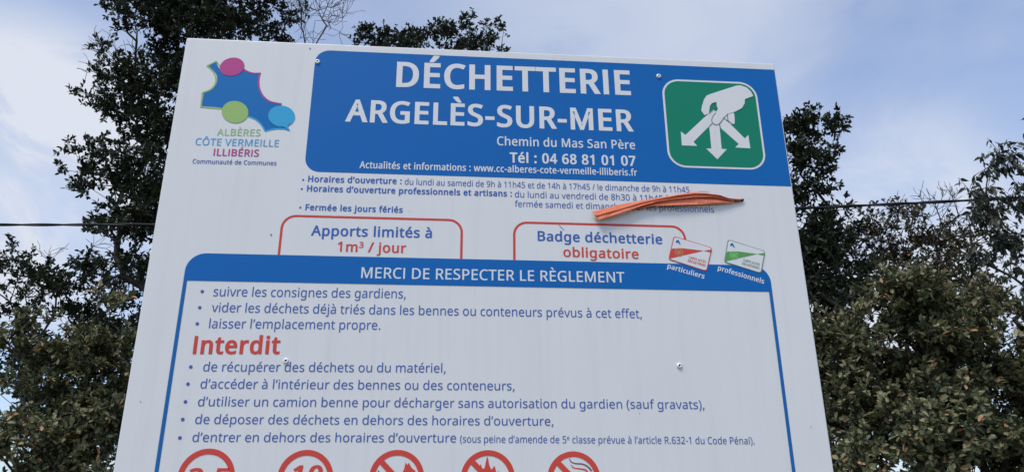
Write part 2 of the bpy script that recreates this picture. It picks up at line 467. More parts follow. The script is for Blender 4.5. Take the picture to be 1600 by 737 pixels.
# letters: outlines of a humanist sans serif, one per line: character, advance, closed outlines (thousandths)
GLYPHS = {}
GLYPH_TEXT = '''
 209
(241|32,220 35,285 45,348 60,409 83,468 113,522 150,573 217,573 167,493 132,407 111,315 103,221 107,159 116,98 132,38 154,-20 182,-75 216,-127 150,-127 113,-77 83,-24 60,34 45,94 35,156
)241|209,220 205,156 196,94 180,34 158,-24 128,-77 91,-127 25,-127 59,-75 87,-20 108,38 124,98 134,159 137,221 134,283 124,346 108,406 87,465 59,521 24,573 91,573 128,522 158,468 180,409 196,348 205,285
,215|154,84 136,23 111,-42 85,-103 33,-103 49,-38 63,31 73,93 148,93
-258|32,184 32,246 226,246 226,184
.215|58,43 61,69 72,85 88,94 107,97 126,94 142,85 153,69 157,43 153,18 142,2 126,-8 107,-11 88,-8 72,2 61,18
/298|290,573 77,0 8,0 221,573
0459|419,287 409,163 395,112 376,70 349,37 316,12 276,-3 229,-8 170,1 122,27 86,70 60,129 44,201 39,287 44,373 58,446 83,504 119,547 167,573 229,581 287,573 335,547 372,504 399,446 414,373|110,287 113,215 121,156 137,111 159,78 190,59 229,52 268,59 298,78 320,110 336,156 345,215 348,287 345,359 336,417 320,463 298,495 268,515 229,521 190,515 159,495 137,463 121,417 113,359
1459|285,0 216,0 216,400 216,439 217,470 219,499 196,477 169,455 108,405 71,452 226,573 285,573
2459|417,0 38,0 38,59 188,210 261,287 306,353 318,387 322,424 315,466 294,496 261,514 221,520 181,517 147,506 83,466 45,513 94,548 153,572 221,581 270,576 313,562 347,540 372,510 388,472 394,428 389,385 375,344 353,305 324,267 247,185 128,67 128,64 417,64
3459|395,439 392,403 381,372 363,347 340,326 310,311 277,302 277,298 337,283 379,255 405,214 413,163 407,116 390,74 360,40 318,14 263,-3 193,-8 110,-1 36,23 36,89 114,61 194,51 260,59 305,81 331,117 339,164 335,197 320,223 297,242 265,255 226,263 179,265 123,265 123,326 180,326 223,329 259,339 286,356 307,377 319,404 323,434 316,471 295,498 262,516 219,521 164,515 117,498 75,473 39,521 73,544 115,563 163,576 218,581 296,571 352,540 384,495
4459|443,130 359,130 359,0 291,0 291,130 17,130 17,190 286,576 359,576 359,193 443,193|291,374 291,412 293,444 294,474 295,500 292,500 276,468 257,438 86,193 291,193
5459|221,351 275,346 322,331 361,307 389,274 407,232 413,183 407,128 387,81 356,43 314,15 261,-2 199,-8 116,0 51,23 51,90 121,62 200,52 239,55 274,65 302,82 323,106 336,137 341,176 332,225 306,262 262,284 197,292 146,288 99,280 64,302 86,573 373,573 373,508 146,508 132,342 169,348
6459|44,245 51,342 75,433 95,474 121,510 155,539 196,562 246,576 306,581 344,579 377,573 377,513 344,520 308,523 257,518 216,504 183,483 158,454 139,419 127,380 115,291 119,291 150,326 194,350 255,358 302,353 342,338 375,313 400,279 416,236 421,184 415,129 399,82 372,44 336,15 291,-2 239,-8 199,-4 163,7 130,26 101,54 77,89 59,133 48,185|238,51 284,59 320,84 343,125 351,184 344,233 324,271 289,295 241,303 205,299 175,287 150,270 131,248 119,223 115,198 123,146 146,99 185,64 210,55
7459|109,0 344,508 35,508 35,573 419,573 419,518 187,0
8459|229,581 276,577 318,565 352,546 378,519 395,485 400,443 396,411 385,383 346,338 291,303 355,265 381,242 401,216 414,185 419,148 413,104 395,65 367,34 330,11 284,-3 231,-8 174,-3 126,10 89,33 61,63 45,101 39,146 43,183 56,214 75,241 99,264 158,299 107,336 71,383 61,411 58,444 63,485 80,518 107,545 141,565 182,577|108,145 116,107 138,76 176,55 229,48 281,55 319,76 342,108 350,148 346,174 335,197 293,235 229,265 217,270 157,237 121,197 111,173|228,524 188,518 155,502 134,476 127,441 130,414 141,391 179,357 232,330 282,357 317,392 327,414 330,441 323,476 302,502 270,518
9459|417,328 410,231 387,139 366,99 340,63 306,33 265,11 214,-3 154,-8 117,-6 82,0 82,60 115,53 152,50 204,54 245,68 278,90 303,118 322,153 334,192 346,281 341,281 310,247 266,223 204,214 158,219 118,235 85,260 61,294 45,336 40,387 46,443 63,491 90,529 127,557 171,575 223,581 262,577 299,565 332,545 361,518 384,483 402,439 413,388|223,521 178,513 142,488 118,447 110,388 117,339 137,301 171,277 220,269 256,273 286,285 311,303 330,325 342,349 346,374 338,426 315,474 277,508 252,518
:215|58,43 61,69 72,85 88,94 107,97 126,94 142,85 153,69 157,43 153,18 142,2 126,-8 107,-11 88,-8 72,2 61,18|58,387 61,412 72,429 88,438 107,441 126,438 142,429 153,412 157,387 153,362 142,345 126,335 107,332 88,335 72,345 61,362
A512|437,0 368,177 141,177 73,0 0,0 224,575 289,575 512,0|282,415 274,438 263,473 255,500 247,468 238,438 230,415 165,241 346,241
B521|241,573 336,565 404,541 434,515 453,478 459,431 456,399 446,371 431,347 409,328 382,313 350,304 350,300 415,279 441,261 461,236 474,203 478,163 472,115 454,74 425,42 385,19 337,5 279,0 78,0 78,573|256,329 318,335 357,352 377,382 384,423 376,463 351,490 308,506 245,511 150,511 150,329|150,269 150,61 265,61 330,68 371,91 394,125 401,168 398,197 388,221 370,241 344,256 307,266 260,269
C507|323,517 280,513 241,502 206,482 178,456 155,423 139,383 129,337 125,286 131,220 147,164 175,117 213,83 262,62 322,55 394,62 460,78 460,15 393,-2 312,-8 232,1 166,28 115,72 78,131 56,203 49,287 53,349 67,406 89,456 120,499 159,534 206,559 261,575 324,581 409,572 482,547 453,486 394,508
D585|536,292 528,203 501,131 457,74 399,33 325,8 237,0 78,0 78,573 254,573 335,565 404,540 460,501 502,446 528,377|460,289 454,359 435,415 404,457 361,487 308,505 244,511 150,511 150,62 228,62 299,68 357,87 402,119 434,164 454,220
E446|398,0 78,0 78,573 398,573 398,509 150,509 150,330 383,330 383,268 150,268 150,63 398,63
F416|150,0 78,0 78,573 398,573 398,509 150,509 150,306 383,306 383,243 150,243
G584|326,302 524,302 524,22 431,-1 323,-8 241,1 173,28 120,71 81,130 57,202 49,286 58,370 84,442 127,500 186,544 259,571 346,581 437,572 516,547 489,484 421,508 342,517 278,510 225,489 181,455 150,409 131,353 124,286 130,222 146,166 175,119 216,84 270,62 340,55 404,59 452,68 452,238 326,238
H594|516,0 443,0 443,267 150,267 150,0 78,0 78,573 150,573 150,330 443,330 443,573 516,573
I272|239,0 32,0 32,42 99,57 99,515 32,531 32,573 239,573 239,531 172,515 172,57 239,42
L420|78,0 78,573 150,573 150,64 400,64 400,0
M727|330,0 142,502 139,502 142,461 144,407 144,347 144,0 78,0 78,573 184,573 361,103 364,103 544,573 650,573 650,0 578,0 578,352 579,408 581,460 584,501 581,501 390,0
N609|532,0 447,0 141,476 138,476 141,432 143,378 144,320 144,0 78,0 78,573 161,573 467,99 470,99 468,137 466,193 464,249 464,573 532,573
P485|229,573 326,562 393,528 421,495 439,454 444,404 433,336 417,306 395,278 364,255 324,238 275,227 216,223 150,223 150,0 78,0 78,573|223,511 150,511 150,285 208,285 258,288 298,296 330,311 352,334 365,363 370,401 361,449 334,484 289,504
R499|236,573 301,568 353,555 393,532 422,500 439,460 444,410 440,368 427,334 408,306 385,285 330,257 487,0 403,0 264,237 150,237 150,0 78,0 78,573|232,510 150,510 150,298 236,298 296,304 338,325 362,359 370,407 366,440 355,467 336,486 310,500 275,507
S440|403,153 396,106 378,66 348,35 307,11 257,-3 198,-8 137,-5 83,4 41,19 41,88 113,65 201,55 240,57 273,66 298,79 316,98 327,120 330,147 327,173 318,194 302,213 277,230 196,265 131,294 85,330 57,375 48,435 54,477 71,513 99,542 136,563 180,576 231,581 318,572 389,549 366,487 302,508 229,517 196,515 169,507 148,494 133,478 124,457 121,434 124,407 133,386 149,367 172,351 246,318 332,279 362,255 385,228 398,194
T446|259,0 187,0 187,509 8,509 8,573 437,573 437,509 259,509
U586|513,202 507,146 489,95 459,52 416,20 360,-1 290,-8 225,-2 171,18 128,50 97,93 78,144 72,204 72,573 144,573 144,201 154,139 182,93 228,64 294,55 342,59 379,73 407,96 427,126 438,161 442,202 442,573 513,573
V481|481,573 277,0 204,0 0,573 75,573 204,205 220,160 231,119 241,80 250,119 262,161 277,207 405,573
a450|231,437 299,428 347,403 376,358 385,293 385,0 334,0 320,61 317,61 279,22 234,-1 172,-8 136,-5 103,6 75,23 55,48 41,80 37,119 50,176 87,219 152,245 243,257 316,259 316,285 310,330 293,359 265,375 227,380 163,370 106,347 84,400 151,426|252,208 184,200 141,182 118,155 110,119 115,87 132,66 157,53 188,49 238,56 279,79 306,117 315,172 315,210
b493|139,461 138,410 135,373 139,373 161,398 189,419 226,432 272,437 322,431 365,412 401,381 428,338 444,283 449,215 444,147 427,91 400,48 365,17 322,-2 272,-8 226,-3 189,10 161,31 139,55 133,55 119,0 68,0 68,609 139,609|260,379 219,374 188,361 165,339 150,308 142,268 139,217 139,214 145,144 165,93 202,61 261,51 312,61 348,93 369,145 376,216 369,287 348,338 311,368
c385|241,-8 187,-2 139,15 99,45 69,87 50,143 44,213 51,284 71,342 102,385 142,415 191,432 245,438 309,431 358,415 337,356 292,370 244,376 204,371 172,358 148,335 131,303 120,263 117,213 120,166 131,126 148,94 172,71 202,58 240,53 302,60 351,78 351,15 304,-2
d493|221,-8 171,-2 128,17 92,48 65,91 49,146 44,214 49,282 66,338 93,381 128,413 171,432 221,438 280,429 323,407 354,374 359,374 356,405 354,438 354,609 425,609 425,0 368,0 358,58 354,58 323,24 279,1|232,51 290,60 328,88 348,135 355,200 355,213 349,284 329,336 291,369 231,379 181,368 146,334 124,281 117,213 124,144 146,93 181,61
e452|234,438 286,432 329,414 364,385 390,346 406,299 411,244 411,201 117,201 127,137 154,90 197,62 254,52 327,60 392,82 392,20 327,-1 251,-8 194,-2 143,17 101,48 70,91 51,146 44,212 50,277 68,333 96,378 134,411 181,431|233,380 188,372 154,348 130,309 119,257 338,257 335,292 326,322 312,346 292,364 266,376
f276|266,375 158,375 158,0 87,0 87,375 12,375 12,408 87,432 87,457 92,507 104,547 124,577 152,597 186,609 227,613 274,609 310,599 292,544 262,552 228,556 197,550 175,532 162,502 158,458 158,430 266,430
g493|221,438 261,434 297,422 329,402 355,373 359,373 369,430 425,430 425,-7 420,-63 404,-109 378,-146 341,-172 293,-187 233,-192 147,-186 78,-165 78,-100 149,-125 237,-134 286,-126 324,-101 347,-63 355,-13 355,4 356,32 358,57 354,57 329,28 299,8 263,-4 221,-8 170,-2 126,18 91,51 56,121 44,214 56,306 91,377 126,411 169,431|230,379 197,374 169,359 147,336 130,303 120,262 117,213 124,143 146,92 182,60 232,50 288,58 309,69 326,85 349,131 356,197 356,214 353,267 343,309 326,340 302,362 270,374
h496|139,431 138,399 135,370 140,370 174,407 221,429 273,437 321,433 360,421 391,400 413,370 426,330 431,280 431,0 361,0 361,275 355,321 338,353 308,372 265,379 222,374 189,360 166,338 150,308 142,269 139,222 139,0 68,0 68,609 139,609
i207|139,430 139,0 68,0 68,430|104,591 133,580 142,566 145,546 142,526 133,512 104,501 88,504 75,512 66,526 63,546 66,566 75,580 88,588
j207|18,-192 -18,-190 -44,-183 -44,-126 -19,-132 9,-134 32,-130 51,-120 64,-100 68,-67 68,430 139,430 139,-64 136,-101 126,-133 110,-159 87,-177 56,-189|63,546 66,566 75,580 88,588 104,591 133,580 142,566 145,546 142,526 133,512 104,501 88,504 75,512 66,526
k428|138,291 137,257 135,221 138,221 152,240 172,264 189,285 326,430 409,430 235,246 421,0 336,0 187,200 138,158 138,0 68,0 68,609 138,609
l207|139,0 68,0 68,609 139,609
m750|540,438 603,429 649,401 676,352 685,280 685,0 615,0 615,277 610,321 594,353 567,372 528,379 474,369 438,342 418,298 411,237 411,0 342,0 342,277 332,333 320,353 303,367 281,376 253,379 215,374 185,360 164,338 150,308 141,269 139,223 139,0 68,0 68,430 125,430 136,371 140,371 173,409 217,431 266,438 312,433 349,420 378,398 398,366 402,366 427,398 461,420 499,433
n496|275,438 343,429 391,401 421,352 431,280 431,0 361,0 361,275 355,321 338,353 308,372 265,379 204,368 166,338 146,289 139,223 139,0 68,0 68,430 125,430 136,371 140,371 175,409 222,431
o485|442,216 438,165 428,121 411,82 388,51 359,25 324,7 285,-4 241,-8 200,-4 163,7 129,25 100,51 77,82 59,121 48,165 44,216 50,282 68,336 97,380 137,412 186,431 244,438 299,431 347,412 387,380 417,336 436,282|117,216 120,169 130,128 147,95 172,71 203,56 243,51 282,56 314,71 339,95 356,128 366,169 369,216 365,263 355,303 338,335 314,359 282,374 242,379 185,368 147,335 124,284
p493|273,438 322,432 365,413 401,383 428,339 444,284 449,216 444,148 427,93 401,49 365,17 322,-2 272,-8 213,1 170,24 139,55 134,55 137,20 139,-16 139,-192 68,-192 68,430 126,430 136,371 139,371 170,405 213,429|260,379 221,374 190,362 167,342 152,313 142,275 139,229 139,216 142,167 150,126 165,93 188,70 220,55 261,51 297,56 326,72 348,98 364,131 373,171 376,217 369,283 348,334 311,367
r331|269,438 295,437 319,433 310,368 287,372 264,374 217,363 176,334 149,289 139,229 139,0 68,0 68,430 126,430 134,351 137,351 170,395 214,426 240,435
s384|348,119 343,80 327,49 302,24 268,6 226,-4 176,-8 99,-1 42,19 42,83 104,60 178,49 224,53 256,66 274,86 280,112 271,141 239,167 174,196 103,228 76,245 57,266 45,292 41,324 52,372 85,408 137,430 202,438 275,430 339,409 315,353 258,372 197,380 159,377 131,366 114,350 108,328 119,298 154,274 219,246 289,215 314,197 333,176 344,150
t289|212,50 245,53 272,59 272,5 240,-4 200,-8 167,-5 138,4 112,20 91,44 78,79 74,125 74,375 13,375 13,409 75,437 103,528 144,528 144,430 269,430 269,375 144,375 144,127 149,93 163,69 185,54
u496|427,430 427,0 370,0 359,57 356,57 321,20 273,-1 220,-8 173,-4 134,8 103,29 81,59 68,99 63,148 63,430 135,430 135,153 141,108 158,76 188,57 230,51 273,55 306,69 330,91 345,121 354,160 357,206 357,430
v407|163,0 0,430 75,430 167,176 180,137 193,96 201,63 204,63 214,96 227,138 241,176 332,430 407,430 244,0
w630|346,243 336,276 328,308 321,335 316,357 313,357 308,335 302,307 294,275 284,242 207,1 127,1 9,431 82,431 141,201 153,154 163,109 169,73 172,73 178,97 185,128 193,160 201,188 277,431 354,431 428,188 440,149 451,109 457,74 460,74 466,108 477,153 489,201 549,431 621,431 502,1 419,1
³481|75,0 75,573 405,573 405,0|116,41 364,41 364,532 116,532
È446|398,0 78,0 78,573 398,573 398,509 150,509 150,330 383,330 383,268 150,268 150,63 398,63|225,757 247,717 275,674 302,638 302,629 254,629 224,656 190,688 161,722 140,749 140,757
É446|398,0 78,0 78,573 398,573 398,509 150,509 150,330 383,330 383,268 150,268 150,63 398,63|363,749 342,722 312,688 279,656 249,629 202,629 202,638 228,674 256,717 278,757 363,757
Ô626|577,287 573,224 561,166 540,116 510,73 473,38 428,13 375,-3 314,-8 251,-3 196,13 151,39 114,73 85,116 65,167 53,224 49,288 56,370 78,442 114,500 166,545 232,572 314,581 393,572 459,545 510,501 547,442 570,370|125,287 130,220 145,163 171,117 207,83 255,62 314,55 373,62 420,83 456,117 481,163 496,220 501,287 490,384 456,457 421,491 373,511 314,518 255,511 207,490 171,457 145,411 130,354|349,757 377,717 414,674 449,638 449,629 399,629 356,660 312,701 269,661 226,629 178,629 178,638 212,674 249,717 277,757
à450|231,437 299,428 347,403 376,358 385,293 385,0 334,0 320,61 317,61 279,22 234,-1 172,-8 136,-5 103,6 75,23 55,48 41,80 37,119 50,176 87,219 152,245 243,257 316,259 316,285 310,330 293,359 265,375 227,380 163,370 106,347 84,400 151,426|252,208 184,200 141,182 118,155 110,119 115,87 132,66 157,53 188,49 238,56 279,79 306,117 315,172 315,210|205,614 227,575 255,532 282,496 282,486 235,486 204,513 171,546 142,579 121,606 121,614
è452|234,438 286,432 329,414 364,385 390,346 406,299 411,244 411,201 117,201 127,137 154,90 197,62 254,52 327,60 392,82 392,20 327,-1 251,-8 194,-2 143,17 101,48 70,91 51,146 44,212 50,277 68,333 96,378 134,411 181,431|233,380 188,372 154,348 130,309 119,257 338,257 335,292 326,322 312,346 292,364 266,376|209,614 231,575 259,532 285,496 285,486 238,486 208,513 174,546 145,579 124,606 124,614
é452|234,438 286,432 329,414 364,385 390,346 406,299 411,244 411,201 117,201 127,137 154,90 197,62 254,52 327,60 392,82 392,20 327,-1 251,-8 194,-2 143,17 101,48 70,91 51,146 44,212 50,277 68,333 96,378 134,411 181,431|233,380 188,372 154,348 130,309 119,257 338,257 335,292 326,322 312,346 292,364 266,376|347,606 326,579 296,546 263,513 233,486 186,486 186,496 212,532 240,575 262,614 347,614
’140|131,564 112,503 88,437 62,376 10,376 21,424 32,476 42,527 50,573 125,573
•302|62,293 65,325 73,351 87,370 105,383 151,392 196,383 214,370 228,351 237,325 240,293 237,261 228,235 214,216 196,203 151,193 105,203 87,216 73,235 65,261
'''
for ln in GLYPH_TEXT.strip('\n').split('\n'):
    ch, rest = ln[0], ln[1:].split('|')
    GLYPHS[ch] = (int(rest[0]) / 1000.0, [np.array([[int(v) / 1000.0 for v in p.split(',')] for p in lp.split()]) for lp in rest[1:]])
GLYPHS['I'] = (0.225, [np.array([(0.078, 0.0), (0.147, 0.0), (0.147, 0.573), (0.078, 0.573)])])      # a plain stem
CAP = 0.573


def area(P):
    x, y = P[:, 0], P[:, 1]
    return 0.5 * float(np.sum(x * np.roll(y, -1) - y * np.roll(x, -1)))


def thicken(lps, d):
    """a bolder letter: every outline moved outwards (holes shrink) by d, with clamped mitres"""
    if d == 0 or not lps:
        return [q.copy() for q in lps]
    outer = max(lps, key=lambda q: abs(area(q)))
    sg = 1.0 if area(outer) > 0 else -1.0
    res = []
    for q in lps:
        q = q[np.linalg.norm(q - np.roll(q, 1, axis=0), axis=1) > 1e-4]
        e0 = q - np.roll(q, 1, axis=0)
        e1 = np.roll(q, -1, axis=0) - q
        e0 = e0 / np.linalg.norm(e0, axis=1)[:, None]
        e1 = e1 / np.linalg.norm(e1, axis=1)[:, None]
        n0 = np.column_stack([e0[:, 1], -e0[:, 0]])
        n1 = np.column_stack([e1[:, 1], -e1[:, 0]])
        mm = n0 + n1
        k = np.clip(1.0 / np.maximum(1 + (n0 * n1).sum(1), 0.35), 0, 1.6)
        res.append(q + sg * mm * k[:, None] * np.array((d, d * 0.62)))
    return res


def letters(text, track=0.0, bold=0.0):
    x = 0.0
    loops = []
    sup = False
    for ch in text:
        if ch == '^':                       # the next character is raised and small
            sup = True
            continue
        adv, lps = GLYPHS[ch]
        lps = thicken(lps, bold)
        s, dz = (0.6, 0.25) if sup else (1.0, 0.0)
        for lp in lps:
            q = lp * s
            q[:, 0] += x
            q[:, 1] += dz
            loops.append(q)
        x += adv * s + track
        sup = False
    return loops


def text(string, a, b, cap, bold, material, parent, layer=2, name='lettering', track=0.0, slant=0.0):
    """one line of writing between two photo pixels on its baseline; cap = capital height in photo pixels"""
    loops = letters(string, track + bold * CAP * 1.7, bold * CAP)
    A, B = U(*a), U(*b)
    hh = np.linalg.norm(U(a[0], a[1] - cap) - A)
    x0 = min(l_[:, 0].min() for l_ in loops)
    x1 = max(l_[:, 0].max() for l_ in loops)
    e = B - A
    ln_ = np.linalg.norm(e)
    sx = ln_ / (x1 - x0)
    sz = hh / CAP
    e = e / ln_
    nn = np.array((-e[1], e[0]))
    res = []
    for l_ in loops:
        q = np.column_stack([(l_[:, 0] - x0) * sx + slant * l_[:, 1] * sz, l_[:, 1] * sz])
        res.append(A + q[:, :1] * e + q[:, 1:] * nn)
    return flat(name, res, material, parent, layer)


PX = 0.0017                                 # about one photo pixel on the sign, in metres

# --- blue header
h0, h1 = U(491.5, 103)[0], BX1 - 0.0035
hz1, hz0 = 0.5 * (U(560, 80.5)[1] + U(1209, 110)[1]), 0.5 * (U(560, 269.3)[1] + U(1235, 292.5)[1])
header = flat('header_panel', [rrect(h0, h1, hz0, hz1, (0.042, 0, 0, 0.042))], M['blue'], sign, 1)
W_ = M['white']
text('DÉCHETTERIE', (618.8, 134.9), (986, 148), 36.8, 0.055, W_, header)
text('ARGELÈS-SUR-MER', (539, 189.2), (990.4, 205.1), 32.8, 0.05, W_, header)
text('Chemin du Mas San Père', (776.6, 227), (992.6, 233.2), 13.3, 0.025, W_, header)
text('Tél : 04 68 81 01 07', (796.5, 253.7), (993.5, 259.1), 15, 0.05, W_, header)
text('Actualités et informations : www.cc-alberes-cote-vermeille-illiberis.fr', (561.5, 262.5), (995.7, 274.7), 10.4, 0.035, W_, header)

# --- green pictogram tile: a hand letting three arrows go
gq = S([(1033.5, 123.2), (1181, 130), (1198, 267), (1044, 260)])
gx0, gx1 = 0.5 * (gq[0][0] + gq[3][0]), 0.5 * (gq[1][0] + gq[2][0])
gz1, gz0 = 0.5 * (gq[0][1] + gq[1][1]), 0.5 * (gq[2][1] + gq[3][1])
tile = flat('pictogram', [rrect(gx0, gx1, gz0, gz1, 0.054)], M['white'], header, 2)
flat('green_field', [rrect(gx0 + 0.0062, gx1 - 0.0062, gz0 + 0.0062, gz1 - 0.0062, 0.048)], M['green'], header, 3)


def Z8(pts):
    return S([(1010 + x / 3.683, 100 + y / 3.683) for x, y in pts])


hand = Z8([(345, 185), (375, 173), (400, 165), (515, 128), (540, 126), (575, 138), (600, 162), (613, 188), (565, 205), (564, 230), (548, 256),
           (512, 276), (465, 290), (443, 312), (424, 340), (405, 352), (386, 347), (374, 330), (378, 310), (395, 285), (410, 262),
           (403, 242), (402, 222), (376, 228), (363, 247), (361, 268), (358, 287), (332, 297), (314, 270), (318, 245), (330, 206)])
flat('arrow', [Z8([(382, 263), (400, 277), (380, 310), (375, 345), (270, 450), (291, 473), (203, 470), (197, 390), (224, 410)])], W_, header, 4)
flat('arrow', [Z8([(360, 358), (378, 340), (405, 340), (418, 340), (432, 490), (462, 492), (407, 550), (343, 488), (373, 488)])], W_, header, 4)
flat('arrow', [Z8([(446, 312), (565, 430), (585, 410), (597, 487), (510, 482), (530, 462), (424, 368), (419, 338)])], W_, header, 4)
flat('finger', [smooth_loop(Z8([(462, 290), (500, 280), (507, 335), (500, 348), (485, 348), (474, 334)]), 3)], W_, header, 4)
flat('finger', [Z8([(444, 308), (463, 291), (467, 326), (462, 330)])], W_, header, 5)
ow = 0.0018
for ln in ([(360, 287), (395, 254)], [(398, 283), (382, 303), (374, 328), (384, 346), (405, 352), (422, 342), (444, 312), (468, 290)], [(376, 347), (360, 361)],
           [(440, 312), (500, 352)], [(463, 291), (467, 326)], [(418, 345), (424, 369)]):
    flat('outline', [stroke(smooth_loop(Z8(ln), 4, False), ow)], M['outline'], header, 7)
flat('hand', [hand], W_, header, 6)

# --- community logo
logo = flat('logo', [smooth_loop(S([(270 + x / 3.204, 50 + y / 3.204) for x, y in
            ((180, 172), (180, 172), (218, 152), (218, 152), (240, 190), (300, 200), (350, 190), (375, 203), (405, 211), (440, 208), (440, 208), (431, 240), (434, 285), (455, 325),
             (490, 350), (542, 362), (542, 362), (570, 420), (575, 485), (500, 486), (462, 497), (462, 497), (440, 465), (412, 441), (380, 426), (310, 400), (245, 380), (145, 372), (145, 372),
             (155, 308), (155, 308), (192, 293), (215, 268), (223, 240), (215, 208))]), 4)], M['logo_blue'], sign, 1)


def Z1(pts):
    return S([(270 + x / 3.204, 50 + y / 3.204) for x, y in pts])


flat('edge_line', [stroke(np.vstack([Z1([(240, 178), (218, 148), (172, 171)]), smooth_loop(Z1([(172, 171), (205, 203), (217, 240), (208, 270), (185, 291), (149, 305)]), 4, False), Z1([(140, 377), (250, 385)])]), 0.0042)], M['logo_green'], logo, 2)
flat('edge_line', [stroke(np.vstack([smooth_loop(Z1([(345, 180), (372, 198), (405, 208), (440, 207)]), 4, False), smooth_loop(Z1([(436, 210), (430, 245), (434, 285), (455, 325), (490, 350), (545, 361)]), 4, False)]), 0.0042)], M['logo_pink'], logo, 2)
flat('edge_line', [stroke(np.vstack([smooth_loop(Z1([(375, 423), (412, 437), (442, 463), (462, 496)]), 4, False), smooth_loop(Z1([(466, 497), (500, 488), (545, 485), (584, 493)]), 4, False)]), 0.0040)], M['logo_cyan'], logo, 2)


def zell(cx, cy, rx, ry, rot):
    a = np.linspace(0, 2 * math.pi, 44, endpoint=False)
    c, s = math.cos(R(rot)), math.sin(R(rot))
    return Z1([(cx + c * rx * math.cos(t) - s * ry * math.sin(t), cy + s * rx * math.cos(t) + c * ry * math.sin(t)) for t in a])


flat('disc', [zell(297, 176, 62, 45, -12)], M['logo_pink'], logo, 3)
flat('disc', [zell(312, 402, 67, 55, 6)], M['logo_green'], logo, 3)
flat('disc', [zell(545, 423, 67, 53, 6)], M['logo_cyan'], logo, 3)
flat('disc_tail', [smooth_loop(Z1([(540, 470), (590, 450), (577, 470), (586, 496), (586, 496), (560, 478)]), 3)], M['logo_cyan'], logo, 4)
text('ALBÈRES', (338.7, 211.7), (406.7, 212.9), 10.4, 0.01, M['lettergreen'], logo)
text('CÔTE VERMEILLE', (305, 226.7), (435.4, 229.5), 10.6, 0.01, M['lettercyan'], logo)
text('ILLIBÉRIS', (333.4, 243.2), (404.2, 244.8), 10.6, 0.03, M['logo_pink'], logo)
text('Communauté de Communes', (300.6, 255.4), (431.7, 258.5), 6.8, 0.02, M['textblue'], logo)

# --- opening hours
T_ = M['textblue']
D_ = M['midblue']


def bullet(px, py, r_, parent):
    c = U(px, py)
    flat('bullet', [circle(c[0], c[1], r_ * PX, n=14)], T_, parent, 2)


hours = text('Horaires d’ouverture :', (481.2, 283.9), (627.5, 287.5), 9.2, 0.045, D_, sign, 2)
text('du lundi au samedi de 9h à 11h45 et de 14h à 17h45 / le dimanche de 9h à 11h45', (632.2, 288.4), (1077.3, 301.1), 9.4, 0.0, T_, sign, 2)
text('Horaires d’ouverture professionnels et artisans :', (479.4, 298.8), (799.8, 307.0), 9.2, 0.045, D_, sign, 2)
text('du lundi au vendredi de 8h30 à 11h45 à', (804.4, 308.2), (1046, 315.0), 9.6, 0.0, T_, sign, 2)
text('fermée samedi et dimanche pour les professionnels', (804.4, 322.9), (1116, 332.0), 9.6, 0.0, T_, sign, 2)
text('Fermée les jours fériés', (477, 328), (629, 332.2), 9.0, 0.045, D_, sign, 2)
for p in ((473.7, 281), (471.6, 295.2), (469.3, 324.2)):
    bullet(p[0], p[1], 1.7, sign)

# --- the two red notice boxes
bandz = 0.5 * (U(322, 396.1)[1] + U(1015, 410.4)[1])


def notice(x0, x1, ztop, right_z):
    w = 0.0066
    rr = 0.040
    o_ = rrect(x0 - w / 2, x1 + w / 2, bandz - 0.004, ztop + w / 2, (0, 0, rr, rr))
    i_ = rrect(x0 + w / 2, x1 - w / 2, bandz - 0.004, ztop - w / 2, (0, 0, rr - w, rr - w))
    # open at the bottom, where the blue band covers it
    lp = np.vstack([o_[1:], o_[:1], i_[:1], i_[1:][::-1]])
    return flat('notice_box', [lp], M['red'], sign, 1)


n1 = notice(U(437.6, 380)[0], U(721, 385)[0], 0.5 * (U(461.2, 337.6)[1] + U(704.5, 343.3)[1]), 0)
text('Apports limités à', (485.7, 367.5), (674.6, 371.3), 15.3, 0.03, D_, n1)
text('1m^3 / jour', (526.9, 392.5), (634.3, 394.9), 15.0, 0.03, M['red'], n1)
n2 = notice(U(803.6, 390)[0], U(1072, 392)[0], 0.5 * (U(818, 347.3)[1] + U(1053, 354)[1]), 0)
text('Badge déchetterie', (840.2, 375.8), (1035, 381), 14.8, 0.03, D_, n2)
text('obligatoire', (880.2, 400.7), (998, 404), 14.6, 0.03, M['red'], n2)

